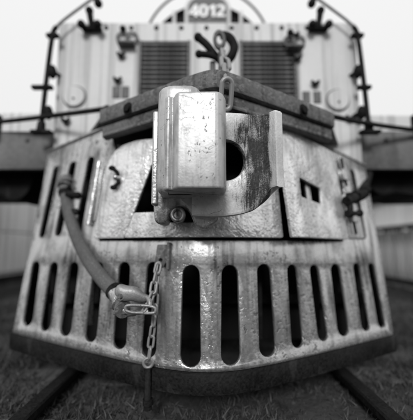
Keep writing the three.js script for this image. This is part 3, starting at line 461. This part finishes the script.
// ---------------------------------------------------------------- air hose
{
  const h = thing('air_hose', 'grey rubber air hose with metal coupling, curving across the slots', 'hose');
  const pts = [V(-0.880, 1.157, 1.830), V(-0.845, 1.053, 1.800), V(-0.793, 0.945, 1.750), V(-0.716, 0.828, 1.680), V(-0.618, 0.722, 1.590), V(-0.509, 0.638, 1.490), V(-0.432, 0.593, 1.420), V(-0.389, 0.572, 1.385)];
  mesh('hose', tube(pts, 0.0345, 90, 24), rubber, h);
  const cv = new THREE.CatmullRomCurve3(pts, false, 'centripetal');
  const clampAt = (t, n) => { const p = cv.getPointAt(t), a = cv.getTangentAt(t), c = mesh(n, [cyl(p.clone().addScaledVector(a, -0.014), p.clone().addScaledVector(a, 0.014), 0.0405, 0.0405, 28)], darkIron, h); mesh('clamp_bolt', bolt(p.clone().add(new THREE.Vector3(0.03, 0.03, 0.02)), 0.009, 0.022, new THREE.Vector3(0.6, 0, 1)), darkIron, c); };
  clampAt(0.045, 'hose_clamp'); clampAt(0.955, 'hose_clamp');
  const e = V(-0.880, 1.157, 1.830);
  mesh('elbow', [tube([e, V(-0.885, 1.20, 1.86), V(-0.905, 1.215, 1.91), V(-0.945, 1.21, 1.99)], 0.041, 24, 20), ring(V(-0.876, 1.185, 1.845), 0.042, 0.009, new THREE.Vector3(-0.3, 1, -0.4))], greyIron, h);
  for (const [y, x] of [[1.105, -0.79], [1.005, -0.795]]) mesh('stud', [cyl(V(x - 0.05, y, 1.79), V(x + 0.025, y - 0.012, 1.76), 0.02), ballAt(V(x + 0.025, y - 0.012, 1.76), 0.022)], darkIron, h);
  // gladhand
  const gh = group('gladhand', h); gh.userData.label = 'bright cast hose coupling';
  const q = V(-0.389, 0.572, 1.385);
  mesh('neck', [cyl(q.clone().add(new THREE.Vector3(-0.025, 0.014, -0.01)), V(-0.385, 0.545, 1.36), 0.034, 0.031, 24), ring(V(-0.387, 0.546, 1.361), 0.031, 0.006, new THREE.Vector3(1, -0.45, 0.6))], silver, gh);
  const wedge = (() => { const g = new THREE.SphereGeometry(1, 28, 18), p = g.attributes.position; for (let i = 0; i < p.count; i++) { const x = p.getX(i), t = 0.5 + 0.5 * x, k = 1.15 - 0.62 * t; p.setXYZ(i, x * 0.078, Math.sign(p.getY(i)) * Math.pow(Math.abs(p.getY(i)), 0.8) * 0.036 * k + 0.0035 * Math.sin(6 * x + 1), Math.sign(p.getZ(i)) * Math.pow(Math.abs(p.getZ(i)), 0.7) * 0.036 * k); } g.computeVertexNormals(); g.rotateZ(-0.24); g.translate(-0.318, 0.589, -1.325); return g; })();
  mesh('body', [wedge, tube([V(-0.255, 0.578, 1.315), V(-0.240, 0.566, 1.30), V(-0.236, 0.548, 1.29)], 0.010, 14, 10)], castGrey, gh);
  mesh('valve_chamber', [cyl(V(-0.372, 0.535, 1.36), V(-0.352, 0.525, 1.30), 0.036, 0.032, 20), cyl(V(-0.39, 0.56, 1.34), V(-0.345, 0.50, 1.325), 0.017, 0.014, 10), rbox(-0.395, -0.335, 0.508, 0.528, 1.30, 1.345, 0.006), cyl(V(-0.345, 0.507, 1.32), V(-0.30, 0.512, 1.30), 0.011, 0.009, 10)], greyIron, gh);
  mesh('boss_bolt', bolt(V(-0.362, 0.585, 1.302), 0.012, 0.014, new THREE.Vector3(-0.1, 0.2, 1)), greyIron, gh);
  const loop = []; for (let k = 0; k < 24; k++) { const a = k / 24 * Math.PI * 2, c = Math.cos(a), s = Math.sin(a); loop.push(V(-0.272 + 0.062 * Math.sign(c) * Math.pow(Math.abs(c), 0.6), 0.537 - 0.004 * c + 0.015 * Math.sign(s) * Math.pow(Math.abs(s), 0.6), 1.275)); }
  mesh('lug_loop', tube(loop, 0.006, 80, 10, true), castGrey, gh);
  mesh('lip', tube([V(-0.36, 0.532, 1.31), V(-0.32, 0.517, 1.295), V(-0.28, 0.520, 1.285), V(-0.24, 0.527, 1.28)], 0.008, 24, 10), worn, gh);
}
// ---------------------------------------------------------------- chains
class LinkCurve extends THREE.Curve { constructor(L, W) { super(); this.L = L; this.W = W; } getPoint(t, o = new THREE.Vector3()) { const a = t * Math.PI * 2, c = Math.cos(a), s = Math.sin(a), h = (this.L - this.W) / 2; return o.set(this.W / 2 * s, this.W / 2 * c + (c >= 0 ? h : -h) * Math.min(1, Math.abs(c) * 4), 0); } }
const linkGeo = (L, W, r) => new THREE.TubeGeometry(new LinkCurve(L - 2 * r, W - 2 * r), 36, r, 8, true);
function chain(name, label, pts, L, W, r, m) {
  const t = thing(name, label, 'chain'), cv = new THREE.CatmullRomCurve3(pts, false, 'centripetal'), len = cv.getLength(), n = Math.round(len / (L - 2.6 * r)), g = boxUV(linkGeo(L, W, r));
  for (let k = 0; k < n; k++) {
    const u = (k + 0.5) / n, p = cv.getPointAt(u), d = cv.getTangentAt(u), o = new THREE.Mesh(g, m);
    o.name = 'link'; o.position.copy(p); o.quaternion.setFromUnitVectors(new THREE.Vector3(0, 1, 0), d.normalize()); o.rotateY((k % 2 ? 1.15 : -0.35) + rr(-0.2, 0.2)); o.castShadow = o.receiveShadow = true; t.add(o);
  }
  return t;
}
{
  const br = group('chain_bracket', loco);
  const bs = poly([[-0.245, 0.70], [-0.20, 0.695], [-0.175, 0.735], [-0.178, 0.80], [-0.235, 0.80]], 0.008); const bh = new THREE.Path(); bh.absellipse(-0.213, 0.728, 0.010, 0.010, 0, Math.PI * 2, true); bs.holes.push(bh);
  mesh('bracket_plate', bent(bs, 0.012, 0.003, 0.05, faceMap(0.012)), greyIron, br, true);
  mesh('bracket_rib', bent(poly([[-0.185, 0.69], [-0.172, 0.69], [-0.172, 0.81], [-0.185, 0.81]], 0.003), 0.024, 0.003, 0.05, faceMap(0.0)), greyIron, br, true);
  const a = onFace(-0.218, 0.715, 0.028);
  chain('hose_chain', 'short steel chain holding the hose coupling to the pilot', [a, V(-0.228, 0.64, 1.345), V(-0.236, 0.58, 1.32), V(-0.262, 0.525, 1.28)], 0.064, 0.036, 0.0058, chainIron);
  const pc = chain('hanging_chain', 'long steel chain hanging down over a slot with a pin', [onFace(-0.212, 0.712, 0.032), onFace(-0.215, 0.62, 0.045), onFace(-0.222, 0.5, 0.034), onFace(-0.232, 0.40, 0.03), onFace(-0.238, 0.315, 0.032)], 0.060, 0.033, 0.0056, chainIron);
  const b = onFace(-0.24, 0.298, 0.032);
  mesh('pin_ring', ring(b, 0.019, 0.0065, new THREE.Vector3(0.1, 0, 1)), chainIron, pc);
  mesh('pin', [cyl(b.clone().add(new THREE.Vector3(0, -0.02, 0)), b.clone().add(new THREE.Vector3(0.003, -0.185, 0.0)), 0.0145, 0.0165, 16), cyl(b.clone().add(new THREE.Vector3(0.003, -0.145, 0)), b.clone().add(new THREE.Vector3(0.003, -0.165, 0)), 0.0225, 0.0225, 18)], darkIron, pc);
  const lc = thing('lifting_shackle', 'elongated steel shackle links between coupler top and deck hook', 'shackle');
  const mk = (L, W, r, p, e) => { const o = mesh('link', linkGeo(L, W, r), chainIron, lc); o.position.copy(p); o.rotation.set(...e); return o; };
  mk(0.145, 0.066, 0.011, V(0.083, 1.425, 1.19), [0.35, 0.25, -0.06]);
  mk(0.16, 0.06, 0.011, V(0.088, 1.555, 1.26), [-0.55, 1.1, 0]);
  mk(0.17, 0.06, 0.011, V(0.092, 1.68, 1.37), [-0.7, 0.3, 0]);
  mk(0.17, 0.06, 0.011, V(0.09, 1.80, 1.49), [-0.75, 1.2, 0]);
}
renderer.render(scene, camera);
